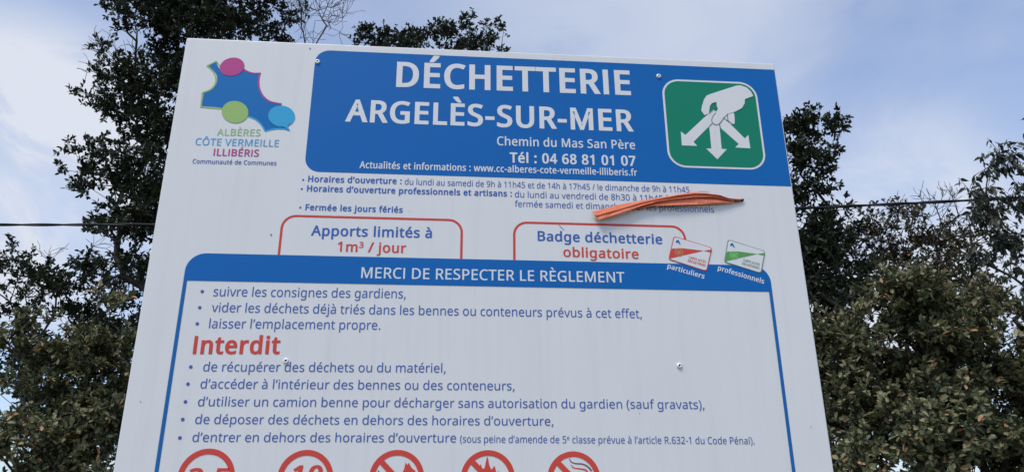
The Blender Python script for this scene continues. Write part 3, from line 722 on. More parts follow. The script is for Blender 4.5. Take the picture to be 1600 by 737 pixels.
# --- the rules panel: blue band and frame
f0, f1 = U(288.3, 437)[0], U(1205.5, 456)[0]
f0 = 0.5 * (f0 + U(239.7, 737)[0])
f1 = 0.5 * (f1 + U(1244, 737)[0])
bz0 = 0.5 * (U(295, 437.6)[1] + U(1203, 456)[1])
FZ0 = BZ0 + 0.06
band = flat('rules_band', [rrect(f0, f1, bz0, bandz, (0, 0, 0.050, 0.050))], M['blue'], sign, 2)
fwid = 0.0094
flat('rules_frame', [np.array([(f0, bz0), (f0, FZ0), (f1, FZ0), (f1, bz0), (f1 - fwid, bz0), (f1 - fwid, FZ0 + fwid), (f0 + fwid, FZ0 + fwid), (f0 + fwid, bz0)])], M['frameblue'], sign, 2)
text('MERCI DE RESPECTER LE RÈGLEMENT', (564.2, 434), (976, 441.3), 16.5, 0.018, W_, band, 3)
RULES = [('suivre les consignes des gardiens,', (333, 462.3), (633.8, 465.7), (316.1, 455.1)),
         ('vider les déchets déjà triés dans les bennes ou conteneurs prévus à cet effet,', (330.1, 487), (1002.9, 496.7), (312.2, 480.2)),
         ('laisser l’emplacement propre.', (326.2, 512.2), (594, 514.6), (308.3, 505.4)),
         ('de récupérer des déchets ou du matériel,', (317, 579.5), (696.2, 581.5), (298.2, 572.7)),
         ('d’accéder à l’intérieur des bennes ou des conteneurs,', (312.7, 606.2), (803.8, 609.2), (293.8, 599.4)),
         ('d’utiliser un camion benne pour décharger sans autorisation du gardien (sauf gravats),', (308.8, 633.8), (1100.8, 638.3), (289.9, 627)),
         ('de déposer des déchets en dehors des horaires d’ouverture,', (304.5, 661.4), (864.6, 664.2), (285.6, 654.6)),
         ('d’entrer en dehors des horaires d’ouverture', (300.1, 689.4), (712.5, 690.4), (281.2, 683.2))]
for s_, a_, b_, c_ in RULES:
    text(s_, a_, b_, 14.4, 0.0, T_, sign, 2)
    bullet(c_[0], c_[1], 2.6, sign)
text('(sous peine d’amende de 5^e classe prévue à l’article R.632-1 du Code Pénal).', (718.8, 690.6), (1179, 693.3), 11.4, 0.0, T_, sign, 2)
text('Interdit', (301, 551.9), (436.7, 551.9), 26.5, 0.05, M['red'], sign, 2, slant=0.0)

# --- access cards printed over the band


def card(P, outline, swoosh, disc, ink, words, a, b, lines):
    def Zc(pts):
        return S([(900 + x / 4.093 + 0.0, 280 + y / 4.093) for x, y in pts])
    q = S(P)
    c0 = q.mean(0)

    def rnd(q_, t):
        o_ = []
        for i in range(4):
            p, n_, pr = q_[i], q_[(i + 1) % 4], q_[i - 1]
            for k in range(5):
                f = k / 4
                s_ = (1 - f) ** 2 * (p + (pr - p) * t) + 2 * f * (1 - f) * p + f * f * (p + (n_ - p) * t)
                o_.append(s_)
        return np.array(o_)
    outer = rnd(q, 0.09)
    inner = c0 + (outer - c0) * np.array((0.962, 0.945))
    cd = flat('access_card', [outer], outline, sign, 4)
    flat('card_face', [inner], W_, cd, 5)
    ex, ez = q[1] - q[0], q[3] - q[0]

    def C(pts):                              # fractions along the card's own edges
        return np.array([q[0] + ex * x + ez * y for x, y in pts])
    flat('swoosh', [smooth_loop(C([(0.02, 0.57), (0.10, 0.50), (0.22, 0.42), (0.42, 0.35), (0.78, 0.245), (0.78, 0.26), (0.60, 0.43), (0.35, 0.66), (0.02, 0.97), (0.02, 0.97)]), 3),
                    C([(0.80, 0.24), (0.99, 0.0 + 0.09), (0.985, 0.22)])], swoosh, cd, 6)
    cc = C([(0.215, 0.60)])[0]
    flat('seal', [circle(cc[0], cc[1], 0.0125)], disc, cd, 7)
    flat('seal_ring', [circle(cc[0], cc[1], 0.0085), circle(cc[0], cc[1], 0.0065)], swoosh, cd, 8)
    flat('emblem', [C([(0.08, 0.16), (0.13, 0.10), (0.17, 0.17), (0.22, 0.28), (0.17, 0.26), (0.14, 0.21), (0.09, 0.27)])], M['logo_blue'], cd, 6)
    for w_, l0, l1 in lines:
        text(w_, l0, l1, 3.6, 0.02, ink, cd, 7)
    text(words, a, b, 7.4, 0.045, W_, cd, 3)


card([(1052.5, 368.8), (1112.6, 387), (1104.0, 424.4), (1044.2, 405.0)], M['red'], M['red'], M['orange_disc'], M['red'], 'particuliers', (1042.2, 418.6), (1099.9, 435.4),
     [('CARTE ACCÈS', (1075.6, 403.6), (1102, 411.2)), ('DÉCHETERIES', (1073.8, 408.8), (1101.6, 416.8))])
card([(1137.0, 373.9), (1195.4, 392.2), (1189.0, 427.4), (1131.3, 409.3)], M['cardgrey'], M['cardgreen'], M['cardlime'], M['cardgrey'], 'professionnels', (1121.1, 421.6), (1193.2, 443.2),
     [('CARTE ACCÈS', (1160.6, 408.0), (1186, 415.2)), ('DÉCHETERIES', (1158.8, 413.2), (1185.6, 420.9))])

# --- round prohibition signs along the foot of the rules panel
ICONS = [((278.6, 737), (366.9, 737), (324.5, 700.0)), ((434, 737), (520.7, 737), (480.3, 702)), ((578, 737), (662, 737), (620.5, 702)),
         ((720.8, 737), (803.8, 737), (760.5, 702.5)), ((856.8, 737), (936, 737), (895.5, 704.3))]
IR = 0.088
ic = []
for i, (a, b, t) in enumerate(ICONS):
    A, B, Tp = U(*a), U(*b), U(*t)
    c_, s_ = 0.5 * (B[0] - A[0]), Tp[1] - 0.5 * (A[1] + B[1])
    rad = (c_ * c_ + s_ * s_) / (2 * s_)
    cx, cz = 0.5 * (A[0] + B[0]), Tp[1] - rad
    ic.append((cx, cz, rad))
rad = float(np.mean([q[2] for q in ic]))
for i, (cx, cz, _) in enumerate(ic):
    cz = ICONS and (U(*ICONS[i][2])[1] - rad)
    rg = flat('prohibition_sign', [circle(cx, cz, rad, n=72), circle(cx, cz, rad - 0.0135, n=72)], M['red'], sign, 2)
    if i == 0 or i == 1:
        loops = letters('3,5' if i == 0 else '10', 0.06, 0.035)
        sz = 0.040 / CAP
        xa = np.vstack(loops)
        mid = 0.5 * (xa[:, 0].min() + xa[:, 0].max())
        topz = U(*((340, 731.5) if i == 0 else (478, 727)))[1]
        flat('number', [np.column_stack([cx + 0.003 + (l_[:, 0] - mid) * sz * 1.1 + l_[:, 1] * sz * 0.10, topz - 0.040 + l_[:, 1] * sz]) for l_ in loops], M['red'], rg, 2)
    else:
        d_ = np.array((math.cos(R(-45)), math.sin(R(-45))))
        cc = np.array((cx, cz))
        flat('slash', [stroke(np.array([cc - d_ * (rad - 0.008), cc + d_ * (rad - 0.008)]), 0.0135)], M['red'], rg, 3)
    if i == 2:
        def Q(pts):
            return S([(560 + x / 4.0, 670 + y / 4.0) for x, y in pts])
        flat('animal_head', [Q([(272, 275), (285, 250), (296, 205), (305, 222), (316, 207), (325, 226), (338, 246), (357, 258), (352, 272), (335, 282), (322, 300), (318, 340), (270, 340)])], M['red'], rg, 1)
        flat('animal_ear', [Q([(122, 252), (140, 275), (120, 275)])], M['smoke'], rg, 1)
    if i == 3:
        flat('flame', [smooth_loop(Q([(760, 300), (752, 262), (764, 217), (772, 240), (785, 245), (792, 225), (804, 172), (812, 190), (818, 220), (832, 250), (848, 226), (848, 226), (858, 250), (856, 300), (810, 380)]), 3)], M['red'], rg, 1)
        flat('flame_edge', [Q([(868, 262), (878, 264), (872, 282)])], M['smoke'], rg, 1)
    if i == 4:
        flat('smoke_wisp', [stroke(smooth_loop(Q([(1318, 182), (1332, 205), (1362, 214), (1400, 217), (1432, 232), (1458, 260)]), 4, False), 0.0022, 0.0046)], M['smoke'], rg, 1)
        flat('smoke_wisp', [stroke(smooth_loop(Q([(1328, 222), (1345, 240), (1380, 246), (1415, 252), (1432, 266)]), 4, False), 0.0022, 0.0046)], M['red'], rg, 1)
        flat('cigarette', [stroke(np.array([(cx - 0.05, cz - 0.012), (cx + 0.05, cz - 0.012)]), 0.014)], M['smoke'], rg, 1)

# --- blind rivets, small marks


def rivet(px, py):
    c = U(px, py)
    prof = [(0.0000, -0.0030), (0.0024, -0.0030), (0.0026, -0.0044), (0.0042, -0.0048), (0.0062, -0.0040), (0.0073, -0.0022), (0.0075, 0.0005)]
    n = 24
    V, F, mi = [], [], []
    for (r_, y) in prof:
        for k in range(n):
            a = 2 * math.pi * k / n
            V.append((c[0] + r_ * math.cos(a), SY + y - 0.0005, c[1] + r_ * math.sin(a)))
    for j in range(len(prof) - 1):
        for k in range(n):
            F.append((j * n + k, j * n + (k + 1) % n, (j + 1) * n + (k + 1) % n, (j + 1) * n + k))
            mi.append(1 if j < 2 else 0)
    pymesh('rivet', V, F, [M['steel'], M['hole']], sign, True, mi)


for p in ((496.3, 97), (1029, 119.6), (447, 563.5), (1061.3, 571)):
    rivet(*p)
for (px, py, r_) in ((484.5, 76.2, 1.5), (423.7, 366.8, 1.6), (397.5, 627.5, 0.8), (220, 627, 0.9), (1267, 666, 0.9), (999, 645, 0.7), (640, 330, 0.6), (1170, 310, 0.6)):
    c = U(px, py)
    flat('dirt_speck', [circle(c[0], c[1], r_ * PX, r_ * PX * 0.85, n=10)], M['dirt'], sign, 3)
flat('scratch', [stroke(S([(872.8, 351.3), (877, 355), (881.5, 359.8)]), 0.0012)], M['scratch'], sign, 3)
flat('scratch', [stroke(S([(1090, 299.5), (1099, 299), (1108, 300)]), 0.0009)], M['dirt'], sign, 3)
# the tip of a screw on the board's right-hand edge
zc = U(1218.5, 161.5)[1]
V, F = [], []
for j, (x, r_) in enumerate(((BX1 - 0.002, 0.0035), (BX1 + 0.0025, 0.0035), (BX1 + 0.004, 0.0015))):
    for k in range(10):
        a = 2 * math.pi * k / 10
        V.append((x, SY + 0.012 + r_ * math.cos(a), zc + r_ * math.sin(a)))
for j in range(2):
    for k in range(10):
        F.append((j * 10 + k, j * 10 + (k + 1) % 10, (j + 1) * 10 + (k + 1) % 10, (j + 1) * 10 + k))
F.append(tuple(range(20, 30)))
pymesh('edge_screw', V, F, M['hole'], sign)

# ------------------------------------------------------------------ torn orange strip stuck to the sign


def tri(x):                                 # a sharp zigzag fold
    return 4 * abs((x % 1.0) - 0.5) - 1


def band_mesh(up, lo, depth, nt_, ns, off):
    up, lo = np.array(up, float), np.array(lo, float)
    ti = np.linspace(0, 1, nt_)
    A_ = np.column_stack([np.interp(ti, np.linspace(0, 1, len(up)), up[:, k]) for k in (0, 1)])
    B_ = np.column_stack([np.interp(ti, np.linspace(0, 1, len(lo)), lo[:, k]) for k in (0, 1)])
    V_, F_, m_ = [], [], []
    for i in range(nt_):
        p0, p1 = U(*A_[i]), U(*B_[i])
        for j in range(ns):
            q = j / (ns - 1)
            p = p0 * (1 - q) + p1 * q
            V_.append((p[0], SY - 0.003 - max(depth(ti[i], q), 0.0012), p[1]))
    for i in range(nt_ - 1):
        for j in range(ns - 1):
            k = off + i * ns + j
            F_.append((k, k + 1, k + ns + 1, k + ns))
            px_ = A_[i][0]
            m_.append(1 if px_ > 1156 or (px_ > 1143 and j > ns * 0.55) else 0)
    return V_, F_, m_


def d_upper(t, q):                          # the piece lying on top: open at its left end, pleated towards the right
    w = 1 / (1 + math.exp(-(t - 0.36) * 20))
    left = float(np.interp(q, (0, 0.58, 0.66, 1), (0.005, 0.016, 0.0125, 0.0165)))
    k = 0.08 * math.sin(t * 6)
    right = float(np.interp(q, (0, 0.36 + k, 0.56 + k, 0.82, 1), (0.004, 0.0135, 0.005, 0.0125, 0.0095)))
    e_ = min(1.0, (1.03 - t) * 4)
    return (left * (1 - w) + right * w) * e_ + 0.0007 * math.sin(41 * t + 6 * q)


def d_lower(t, q):                          # the piece folded back underneath
    return (0.0015 + 0.0085 * q + 0.0016 * tri(q * 1.7 + 0.3 * math.sin(t * 6))) * min(1.0, (1.05 - t) * 3) * min(1.0, 0.35 + t * 4)


UP = [(924, 332.5), (937, 329.0), (950, 325.5), (975, 319.5), (1000, 315), (1030, 309.8), (1060, 305), (1085, 301.5), (1099, 303), (1112, 305.2), (1122, 307), (1137, 311), (1151, 311.6), (1162, 311.4)]
UL = [(932.5, 347), (942, 344.5), (954, 340.8), (977, 333.5), (1000, 325), (1026, 318.5), (1052, 314.5), (1079, 312.2), (1096, 311.2), (1110, 310.8), (1121, 312.0), (1137, 315.0), (1152, 316.6), (1161, 314.2)]
LU = [(992, 320), (1020, 314), (1050, 308), (1085, 304), (1112, 306.5), (1135, 312), (1161.5, 312.5)]
LLo = [(989, 329.0), (1018, 324.2), (1050, 323.2), (1085, 321.8), (1112, 320.3), (1137, 318.6), (1160, 316.0)]
V, F, mi = band_mesh(UP, UL, d_upper, 90, 15, 0)
nA = len(V)
V2, F2, mi2 = band_mesh(LU, LLo, d_lower, 60, 11, nA)
V, F, mi = V + V2, F + F2, mi + mi2
for j in range(10):                         # the two pieces are one strip, folded over at its right-hand tip
    F.append((nA - 15 + j, nA - 14 + j, len(V) - 11 + j + 1, len(V) - 11 + j))
    mi.append(1)
for j in range(15):                          # ragged torn end
    k = 0.004 * rng.uniform(-1, 1) - (0.006 if j in (4, 5, 11) else 0)
    V[j] = (V[j][0] - k, V[j][1] - 0.002 * rng.uniform(0, 1), V[j][2] + 0.3 * k)
strip = pymesh('plastic_strip', V, F, [M['tape'], M['tapedark']], None, False, mi)
sd = strip.modifiers.new('thickness', 'SOLIDIFY')
sd.thickness = 0.0007
sd.offset = -1
tag(strip, 'torn crumpled orange plastic strip stuck across the opening hours on the white sign', 'plastic strip')

# ------------------------------------------------------------------ trees


def tube(path_nodes, parents, radii, sides=6, skip=None):
    """tapered limbs along a parent-linked set of nodes"""
    P = np.asarray(path_nodes)
    V, F = [], []
    ang = np.arange(sides) * 2 * math.pi / sides
    for i, pa in enumerate(parents):
        if pa < 0:
            continue
        a_, b_ = P[pa], P[i]
        d = b_ - a_
        ln_ = np.linalg.norm(d)
        if ln_ < 1e-5:
            continue
        d = d / ln_
        h = np.array((0, 0, 1.0)) if abs(d[2]) < 0.9 else np.array((1.0, 0, 0))
        e1 = np.cross(d, h)
        e1 /= np.linalg.norm(e1)
        e2 = np.cross(d, e1)
        ns = sides if radii[i] > 0.012 else 4
        an = ang if ns == sides else np.arange(4) * math.pi / 2
        ring = np.outer(np.cos(an), e1) + np.outer(np.sin(an), e2)
        ra = min(radii[pa], radii[i] * 1.35)
        o_ = len(V)
        V.extend((a_ - d * ra * 0.3 + ring * ra).tolist())
        V.extend((b_ + ring * radii[i]).tolist())
        for k in range(ns):
            F.append((o_ + k, o_ + (k + 1) % ns, o_ + ns + (k + 1) % ns, o_ + ns + k))
    return V, F


def grow(base, h0, tips, rg, bf=0.35, step=0.22, wob=0.05, lean=(0, 0), twig_r=0.0035):
    nodes = [np.array(base, float)]
    par = [-1]
    plen = [0.0]
    n0 = max(3, int(h0 / step))
    for k in range(1, n0 + 1):
        f = k / n0
        nodes.append(np.array((base[0] + lean[0] * f + rg.normal(0, wob * 0.6), base[1] + lean[1] * f + rg.normal(0, wob * 0.6), base[2] + h0 * f)))
        par.append(k - 1)
        plen.append(plen[-1] + h0 / n0)
    top = nodes[-1]
    order = np.argsort(np.linalg.norm(tips - top, axis=1))
    tipnode = np.zeros(len(tips), int)
    for ti_ in order:
        p = tips[ti_]
        A = np.array(nodes)
        dd = np.linalg.norm(A - p, axis=1)
        # limbs climb: reaching a point below the node it starts from costs more
        cost = dd + bf * np.array(plen) + 0.8 * np.maximum(0, A[:, 2] - p[2] - 0.15 * dd)
        cost[: max(1, n0 // 2)] += 2.0
        q = int(np.argmin(cost))
        ln_ = dd[q]
        k = max(1, int(round(ln_ / step)))
        a_ = A[q]
        prev = q
        sag = np.array((rg.normal(0, 0.10), rg.normal(0, 0.10), 0.14)) * ln_
        for j in range(1, k + 1):
            f = j / k
            x = a_ * (1 - f) + p * f + sag * f * (1 - f) * 2 + (rg.normal(0, wob, 3) if j < k else 0)
            nodes.append(x)
            par.append(prev)
            plen.append(plen[prev] + ln_ / k)
            prev = len(nodes) - 1
        tipnode[ti_] = prev
    rad = np.zeros(len(nodes))
    kids = np.zeros(len(nodes))
    for i in range(len(nodes) - 1, 0, -1):
        if rad[i] == 0:
            rad[i] = twig_r ** 2.25
        rad[par[i]] += rad[i]
    rad = rad ** (1 / 2.25)
    rad[0] *= 1.15
    return nodes, par, rad, tipnode


SHAPES = {
    'oval': (np.array([(0, 0, 0), (0.30, -0.20, 0.05), (0.68, -0.21, 0.06), (1, 0, -0.03), (0.68, 0.21, 0.06), (0.30, 0.20, 0.05)]), [(0, 1, 2, 3), (0, 3, 4, 5)]),
    'lobed': (np.array([(0, 0, 0), (0.18, -0.07, .02), (0.27, -0.21, .06), (0.36, -0.12, .04), (0.50, -0.29, .08), (0.60, -0.15, .05), (0.76, -0.25, .06), (0.84, -0.12, .02), (1, 0, -.05),
                        (0.84, 0.12, .02), (0.76, 0.25, .06), (0.60, 0.15, .05), (0.50, 0.29, .08), (0.36, 0.12, .04), (0.27, 0.21, .06), (0.18, 0.07, .02)]),
              [(0, 1, 2, 3, 4, 5, 6, 7, 8), (0, 8, 9, 10, 11, 12, 13, 14, 15)]),
    'lance': (np.array([(0, 0, 0), (0.12, 0, 0), (0.38, -0.17, 0.04), (0.68, -0.13, 0.02), (1, 0, -0.10), (0.68, 0.13, 0.02), (0.38, 0.17, 0.04)]), [(0, 1, 2, 3, 4), (0, 4, 5, 6, 1)][:0] + [(1, 2, 3, 4), (1, 4, 5, 6)]),
}


def unit(a):
    return a / (np.linalg.norm(a, axis=-1, keepdims=True) + 1e-9)


def leaves(tips, dirs, n_sub, n_leaf, sub_len, size, shape, rg, hang=0.0, up=0.35, face=0.2):
    """sprays of single leaves round the ends of the twigs; also returns the small twigs"""
    T = len(tips)
    sd_ = unit(dirs[:, None, :] * 0.7 + rg.normal(0, 0.75, (T, n_sub, 3)) + np.array((0, 0, 0.15 - 0.5 * hang)))
    sl = sub_len * rg.uniform(0.45, 1.15, (T, n_sub, 1))
    ends = tips[:, None, :] + sd_ * sl
    tw_a = np.repeat(tips[:, None, :], n_sub, 1).reshape(-1, 3)
    tw_b = ends.reshape(-1, 3)
    f = 1 - rg.uniform(0, 1, (T, n_sub, n_leaf, 1)) ** 1.6 * 0.85
    base = tips[:, None, None, :] + sd_[:, :, None, :] * sl[:, :, None, :] * f
    ld = unit(sd_[:, :, None, :] * 0.55 + rg.normal(0, 0.62, (T, n_sub, n_leaf, 3)) + np.array((0, 0, -1.5 * hang)))
    outw = unit(tips - tips.mean(0) + np.array((0, 0, 0.3)))[:, None, None, :]      # blades turn their face to the open
    nr = rg.normal(0, 0.55, ld.shape) + np.array((0, 0, up * 2 * (1 - hang))) + outw * face
    nr = unit(nr - ld * (nr * ld).sum(-1, keepdims=True))
    ac = np.cross(nr, ld)
    base, ld, nr, ac = (x.reshape(-1, 3) for x in (base, ld, nr, ac))
    sz = (size * rg.uniform(0.6, 1.2, len(base)))[:, None, None]
    tv, tf = SHAPES[shape]
    V = base[:, None, :] + sz * (tv[None, :, 0:1] * ld[:, None, :] + tv[None, :, 1:2] * ac[:, None, :] + tv[None, :, 2:3] * nr[:, None, :])
    return V.reshape(-1, 3), len(tv), tf, tw_a, tw_b


def leaf_object(name, V, nv, tf, material, parent):
    nl = len(V) // nv
    V = V - origin(parent)
    loops = np.concatenate([np.array(f) for f in tf])
    cnt = np.array([len(f) for f in tf])
    allv = (np.arange(nl)[:, None] * nv + loops[None, :]).ravel()
    tot = np.tile(cnt, nl)
    start = np.concatenate([[0], np.cumsum(tot)[:-1]])
    me = bpy.data.meshes.new(name)
    me.vertices.add(len(V))
    me.vertices.foreach_set('co', V.ravel().astype(np.float32))
    me.loops.add(len(allv))
    me.loops.foreach_set('vertex_index', allv.astype(np.int32))
    me.polygons.add(len(tot))
    me.polygons.foreach_set('loop_start', start.astype(np.int32))
    me.polygons.foreach_set('loop_total', tot.astype(np.int32))
    me.update(calc_edges=True)
    me.validate()
    return link_mesh(name, me, material, parent)


def tree(name, label, base_px, Y, blobs, leafmat, shape, size, dens=0.0075, n_sub=4, n_leaf=8, sub_len=0.2, h0=1.6, depth=1.2, bf=0.35, hang=0.0, seed=1, bare=(), bark='bark', twig_r=0.0035, cat='tree', lean=(0, 0), clump=6, tuft=0.13, up=0.35, face=0.2):
    """blobs: clumps of the crown as (px, py, radius px[, thinness]); bare: clumps of leafless twigs"""
    rg = np.random.default_rng(seed)
    sc = Y * 1.08 / FPX
    pts, leafy = [], []
    for bl in list(blobs) + [tuple(b[:3]) + (b[3] if len(b) > 3 else 1.0, 'bare') for b in bare]:
        px, py, r_ = bl[:3]
        k = bl[3] if len(bl) > 3 else 1.0
        n = max(2, int(round(dens * r_ * r_ * k)))
        c = at(px, py, Y)
        c[1] += rg.normal(0, 0.12 * depth)
        if len(bl) < 5 and clump > 1:            # leafy sprays gather in flattened tufts with gaps between them
            m_ = max(1, int(round(n / clump)))
            v = unit(rg.normal(0, 1, (m_, 3))) * (rg.uniform(0, 1, (m_, 1)) ** 0.40)
            cc = c + v * r_ * sc * np.array((1, depth, 1))
            w_ = rg.normal(0, 1, (n, 3)) * np.array((1, 1, 0.5)) * min(tuft, 0.45 * r_ * sc)
            pts.append(cc[rg.integers(0, m_, n)] + w_)
        else:
            v = unit(rg.normal(0, 1, (n, 3))) * (rg.uniform(0, 1, (n, 1)) ** 0.42)
            pts.append(c + v * r_ * sc * np.array((1, depth, 1)))
        leafy += [len(bl) < 5] * n
    tips = np.vstack(pts)
    leafy = np.array(leafy)
    bx = at(base_px, 700, Y)
    root = empty(name, (bx[0], Y, 0), label, cat)
    nodes, par, rad, tn = grow((bx[0], Y, -0.05), h0, tips, rg, bf=bf, twig_r=twig_r, lean=lean)
    par_a = np.array(par)
    nd = np.array(nodes)
    V, F = tube(nodes, par, rad)
    dirs = unit(nd[tn] - nd[np.maximum(par_a[tn], 0)])
    lt, ldirs = tips[leafy], dirs[leafy]
    if len(lt):
        LV, nv, tf, wa, wb = leaves(lt, ldirs, n_sub, n_leaf, sub_len, size, shape, rg, hang, up, face)
    else:
        wa = wb = np.zeros((0, 3))
    if (~leafy).any():                        # fine bare twigs
        bt, bd = tips[~leafy], dirs[~leafy]
        for rep in range(3):
            dd_ = unit(bd * 1.1 + rg.normal(0, 0.45, bt.shape) + (0, 0, 0.25))
            q_ = bt
            for part in range(3):                 # three bent pieces each
                dd_ = unit(dd_ + rg.normal(0, 0.28, bt.shape))
                e_ = q_ + dd_ * rg.uniform(0.03, 0.11, (len(bt), 1)) * sub_len / 0.2
                wa, wb = np.vstack([wa, q_]), np.vstack([wb, e_])
                q_ = e_
    nodes2 = np.vstack([wa, wb]) if len(wa) else np.zeros((0, 3))
    k = len(wa)
    V2, F2 = tube(nodes2, [-1] * k + list(range(k)), [0.0036] * k + [0.0024] * k) if k else ([], [])
    o_ = len(V)
    pymesh('trunk', V + V2, F + [tuple(i + o_ for i in f) for f in F2], M[bark], root, True)
    if len(lt):
        leaf_object('crown', LV, nv, tf, leafmat, root)
    return root



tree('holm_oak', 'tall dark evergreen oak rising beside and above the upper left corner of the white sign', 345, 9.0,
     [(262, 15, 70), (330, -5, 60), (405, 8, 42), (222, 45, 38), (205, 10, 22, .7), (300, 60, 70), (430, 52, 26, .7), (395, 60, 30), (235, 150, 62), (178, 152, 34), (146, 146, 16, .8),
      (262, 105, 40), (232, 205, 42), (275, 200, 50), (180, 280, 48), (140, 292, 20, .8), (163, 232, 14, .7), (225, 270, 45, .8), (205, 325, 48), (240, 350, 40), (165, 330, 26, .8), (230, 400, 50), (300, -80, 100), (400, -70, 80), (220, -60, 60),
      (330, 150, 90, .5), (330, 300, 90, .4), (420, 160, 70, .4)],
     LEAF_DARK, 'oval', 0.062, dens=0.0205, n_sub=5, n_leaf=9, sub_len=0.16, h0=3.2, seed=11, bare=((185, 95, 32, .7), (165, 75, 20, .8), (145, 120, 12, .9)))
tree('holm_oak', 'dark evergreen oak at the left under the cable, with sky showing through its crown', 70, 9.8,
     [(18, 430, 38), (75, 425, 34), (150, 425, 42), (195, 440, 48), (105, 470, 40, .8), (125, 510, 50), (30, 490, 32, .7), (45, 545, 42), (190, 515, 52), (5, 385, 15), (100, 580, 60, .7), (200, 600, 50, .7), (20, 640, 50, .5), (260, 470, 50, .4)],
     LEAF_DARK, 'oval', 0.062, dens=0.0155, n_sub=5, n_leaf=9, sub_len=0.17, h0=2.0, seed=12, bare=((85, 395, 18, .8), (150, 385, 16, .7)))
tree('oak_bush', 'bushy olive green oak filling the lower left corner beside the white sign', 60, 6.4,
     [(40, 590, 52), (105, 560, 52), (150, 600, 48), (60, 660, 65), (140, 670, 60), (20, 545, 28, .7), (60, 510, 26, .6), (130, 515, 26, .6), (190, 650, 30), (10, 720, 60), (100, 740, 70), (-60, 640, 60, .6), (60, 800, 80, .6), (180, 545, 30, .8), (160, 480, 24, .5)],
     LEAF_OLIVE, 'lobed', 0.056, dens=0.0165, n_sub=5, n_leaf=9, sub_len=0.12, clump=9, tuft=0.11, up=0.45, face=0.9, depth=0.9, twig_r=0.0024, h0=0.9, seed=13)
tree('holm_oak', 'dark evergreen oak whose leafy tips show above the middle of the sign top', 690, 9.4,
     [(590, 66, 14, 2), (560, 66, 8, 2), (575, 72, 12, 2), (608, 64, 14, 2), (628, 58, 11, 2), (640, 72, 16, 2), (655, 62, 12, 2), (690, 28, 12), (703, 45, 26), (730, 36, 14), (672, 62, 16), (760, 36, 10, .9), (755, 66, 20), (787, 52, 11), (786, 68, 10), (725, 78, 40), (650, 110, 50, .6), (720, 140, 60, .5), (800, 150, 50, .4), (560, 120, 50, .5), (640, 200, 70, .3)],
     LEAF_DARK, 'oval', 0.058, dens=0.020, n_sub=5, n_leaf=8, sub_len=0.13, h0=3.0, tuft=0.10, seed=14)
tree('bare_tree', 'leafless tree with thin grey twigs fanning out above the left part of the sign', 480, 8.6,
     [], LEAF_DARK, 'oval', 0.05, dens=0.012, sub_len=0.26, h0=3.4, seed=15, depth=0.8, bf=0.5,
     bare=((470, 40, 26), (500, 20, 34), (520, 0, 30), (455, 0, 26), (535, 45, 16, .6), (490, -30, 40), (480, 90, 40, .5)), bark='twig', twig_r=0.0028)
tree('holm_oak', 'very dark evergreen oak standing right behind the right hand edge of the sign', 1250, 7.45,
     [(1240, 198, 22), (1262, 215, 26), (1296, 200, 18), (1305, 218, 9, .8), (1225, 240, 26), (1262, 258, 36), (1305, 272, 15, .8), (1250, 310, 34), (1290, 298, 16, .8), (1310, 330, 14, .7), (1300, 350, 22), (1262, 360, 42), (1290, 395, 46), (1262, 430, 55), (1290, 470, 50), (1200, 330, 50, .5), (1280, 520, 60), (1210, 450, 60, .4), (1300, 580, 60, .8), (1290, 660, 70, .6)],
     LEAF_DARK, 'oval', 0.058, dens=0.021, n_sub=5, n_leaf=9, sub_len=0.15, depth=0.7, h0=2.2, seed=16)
tree('oak', 'thin crowned oak with brownish leaves and bare tips below the cable on the right', 1420, 7.8,
     [(1340, 395, 36), (1360, 358, 20, .9), (1395, 365, 36), (1390, 338, 16, .9), (1335, 350, 14, .8), (1430, 362, 28, .8), (1465, 372, 28, .8), (1320, 375, 24), (1500, 368, 24, .7), (1455, 342, 16, .6), (1485, 336, 14, .5), (1515, 345, 18, .6), (1420, 338, 12, .7), (1330, 440, 42), (1390, 430, 50), (1440, 400, 42, .8), (1455, 445, 50), (1500, 400, 34, .7), (1540, 390, 30, .6), (1520, 440, 44, .7), (1475, 352, 20, .5), (1410, 480, 55), (1570, 470, 36, .5)],
     LEAF_MID, 'lobed', 0.052, dens=0.0165, n_sub=4, n_leaf=8, sub_len=0.16, h0=1.6, seed=17, bare=((1450, 328, 28, .9), (1480, 312, 16, .9), (1435, 312, 12, .9), (1425, 325, 18, .7), (1500, 345, 22, .7), (1530, 380, 30, .5)))
tree('oak_bush', 'broad olive green oak with a few brown leaves filling the lower right corner', 1450, 5.0,
     [(1320, 540, 52), (1385, 510, 55), (1450, 500, 52), (1520, 500, 50), (1580, 530, 45), (1340, 610, 65), (1420, 590, 65), (1500, 590, 65), (1575, 600, 55), (1320, 690, 65), (1400, 680, 70), (1480, 670, 65), (1560, 670, 65), (1360, 470, 30, .7), (1490, 455, 26, .6), (1560, 480, 22, .5), (1350, 770, 80, .7), (1480, 770, 90, .7), (1600, 740, 70, .8), (1650, 600, 70, .5)],
     LEAF_OLIVE, 'lobed', 0.052, dens=0.0195, n_sub=5, n_leaf=9, sub_len=0.11, clump=10, tuft=0.11, up=0.45, face=0.9, twig_r=0.0026, h0=0.8, seed=18)
tree('gum_tree', 'slender tree with drooping grey green leaves at the right edge before the cable', 1640, 5.6,
     [(1560, 235, 13, .9), (1578, 262, 22), (1598, 275, 18), (1552, 262, 8), (1555, 295, 16, .9), (1575, 310, 22), (1600, 320, 26), (1540, 320, 14, .9), (1525, 300, 9, .8), (1560, 345, 24), (1595, 365, 26), (1570, 395, 26, .7), (1600, 425, 24, .7), (1590, 470, 22, .6), (1640, 300, 60, .5), (1650, 400, 60, .5), (1660, 200, 50, .4)],
     LEAF_HANG, 'lance', 0.080, dens=0.0105, n_sub=4, n_leaf=6, sub_len=0.15, h0=1.9, hang=0.75, seed=19)

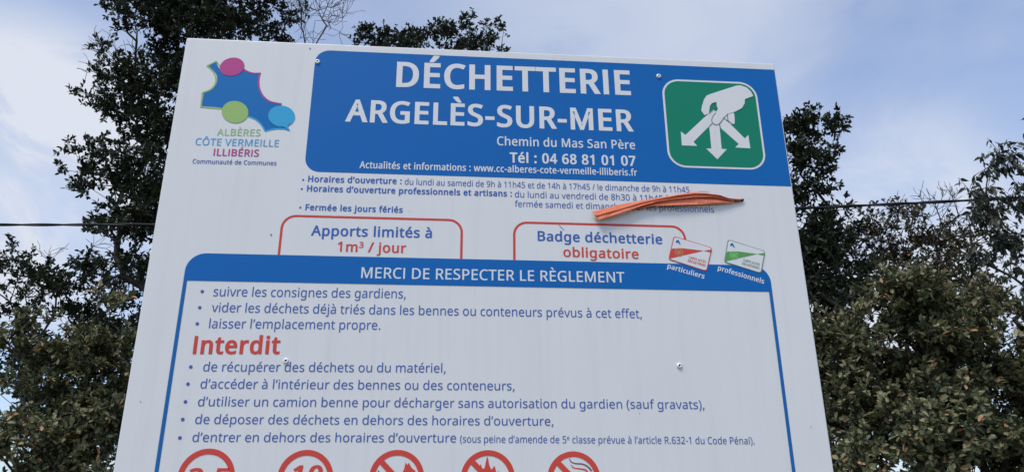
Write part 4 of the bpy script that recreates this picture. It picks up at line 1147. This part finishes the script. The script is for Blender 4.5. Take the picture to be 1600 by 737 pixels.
# ------------------------------------------------------------------ overhead cable between two wooden poles
cpx = [(0, 350.0), (245, 351.8), (1255, 324.8), (1600, 308.5)]
def yline(px):
    return 8.3 - 1.5 * px / 1600.0
CP = []
for px, py in cpx:
    d = ray(px, py)
    # the plan line of the cable runs from (x0, 8.3) to (x1, 6.8)
    CP.append(at(px, py, yline(px)))
CP = np.array(CP)
fit = np.polyfit(CP[:, 0], CP[:, 2], 2)
fity = np.polyfit(CP[:, 0], CP[:, 1], 1)
cx_ = np.linspace(-14.0, 16.0, 900)
cen = np.column_stack([cx_, np.polyval(fity, cx_), np.polyval(fit, cx_)])
V, F = [], []
for st in range(2):                            # two conductors twisted round each other
    o_ = len(V)
    for i in range(len(cx_)):
        ph = cx_[i] * 2 * math.pi / 0.95 + st * math.pi
        c = cen[i] + np.array((0, math.cos(ph), math.sin(ph))) * 0.0065
        for k in range(7):
            a = 2 * math.pi * k / 7
            V.append((c[0], c[1] + 0.0110 * math.cos(a), c[2] + 0.0110 * math.sin(a)))
    for i in range(len(cx_) - 1):
        for k in range(7):
            F.append((o_ + i * 7 + k, o_ + i * 7 + (k + 1) % 7, o_ + (i + 1) * 7 + (k + 1) % 7, o_ + (i + 1) * 7 + k))
cab = pymesh('overhead_cable', V, F, M['cable'], None, True)
tag(cab, 'black twisted overhead cable running behind the sign across the sky', 'cable')
for i, side in ((0, 'left'), (-1, 'right')):
    p = cen[i]
    V, F = [], []
    for z, r_ in ((-0.6, 0.15), (p[2] * 0.5, 0.13), (p[2] + 0.35, 0.10), (p[2] + 0.38, 0.05)):
        for k in range(14):
            a = 2 * math.pi * k / 14
            V.append((p[0] + (0.112 if i else -0.112) + r_ * math.cos(a), p[1] + r_ * math.sin(a), z))
    for j in range(3):
        for k in range(14):
            F.append((j * 14 + k, j * 14 + (k + 1) % 14, (j + 1) * 14 + (k + 1) % 14, (j + 1) * 14 + k))
    F.append(tuple(range(42, 56)))
    pole = pymesh('utility_pole', V, F, M['wood'], None, True)
    tag(pole, 'wooden pole holding the %s end of the black overhead cable' % side, 'pole', 'poles carrying the overhead cable')
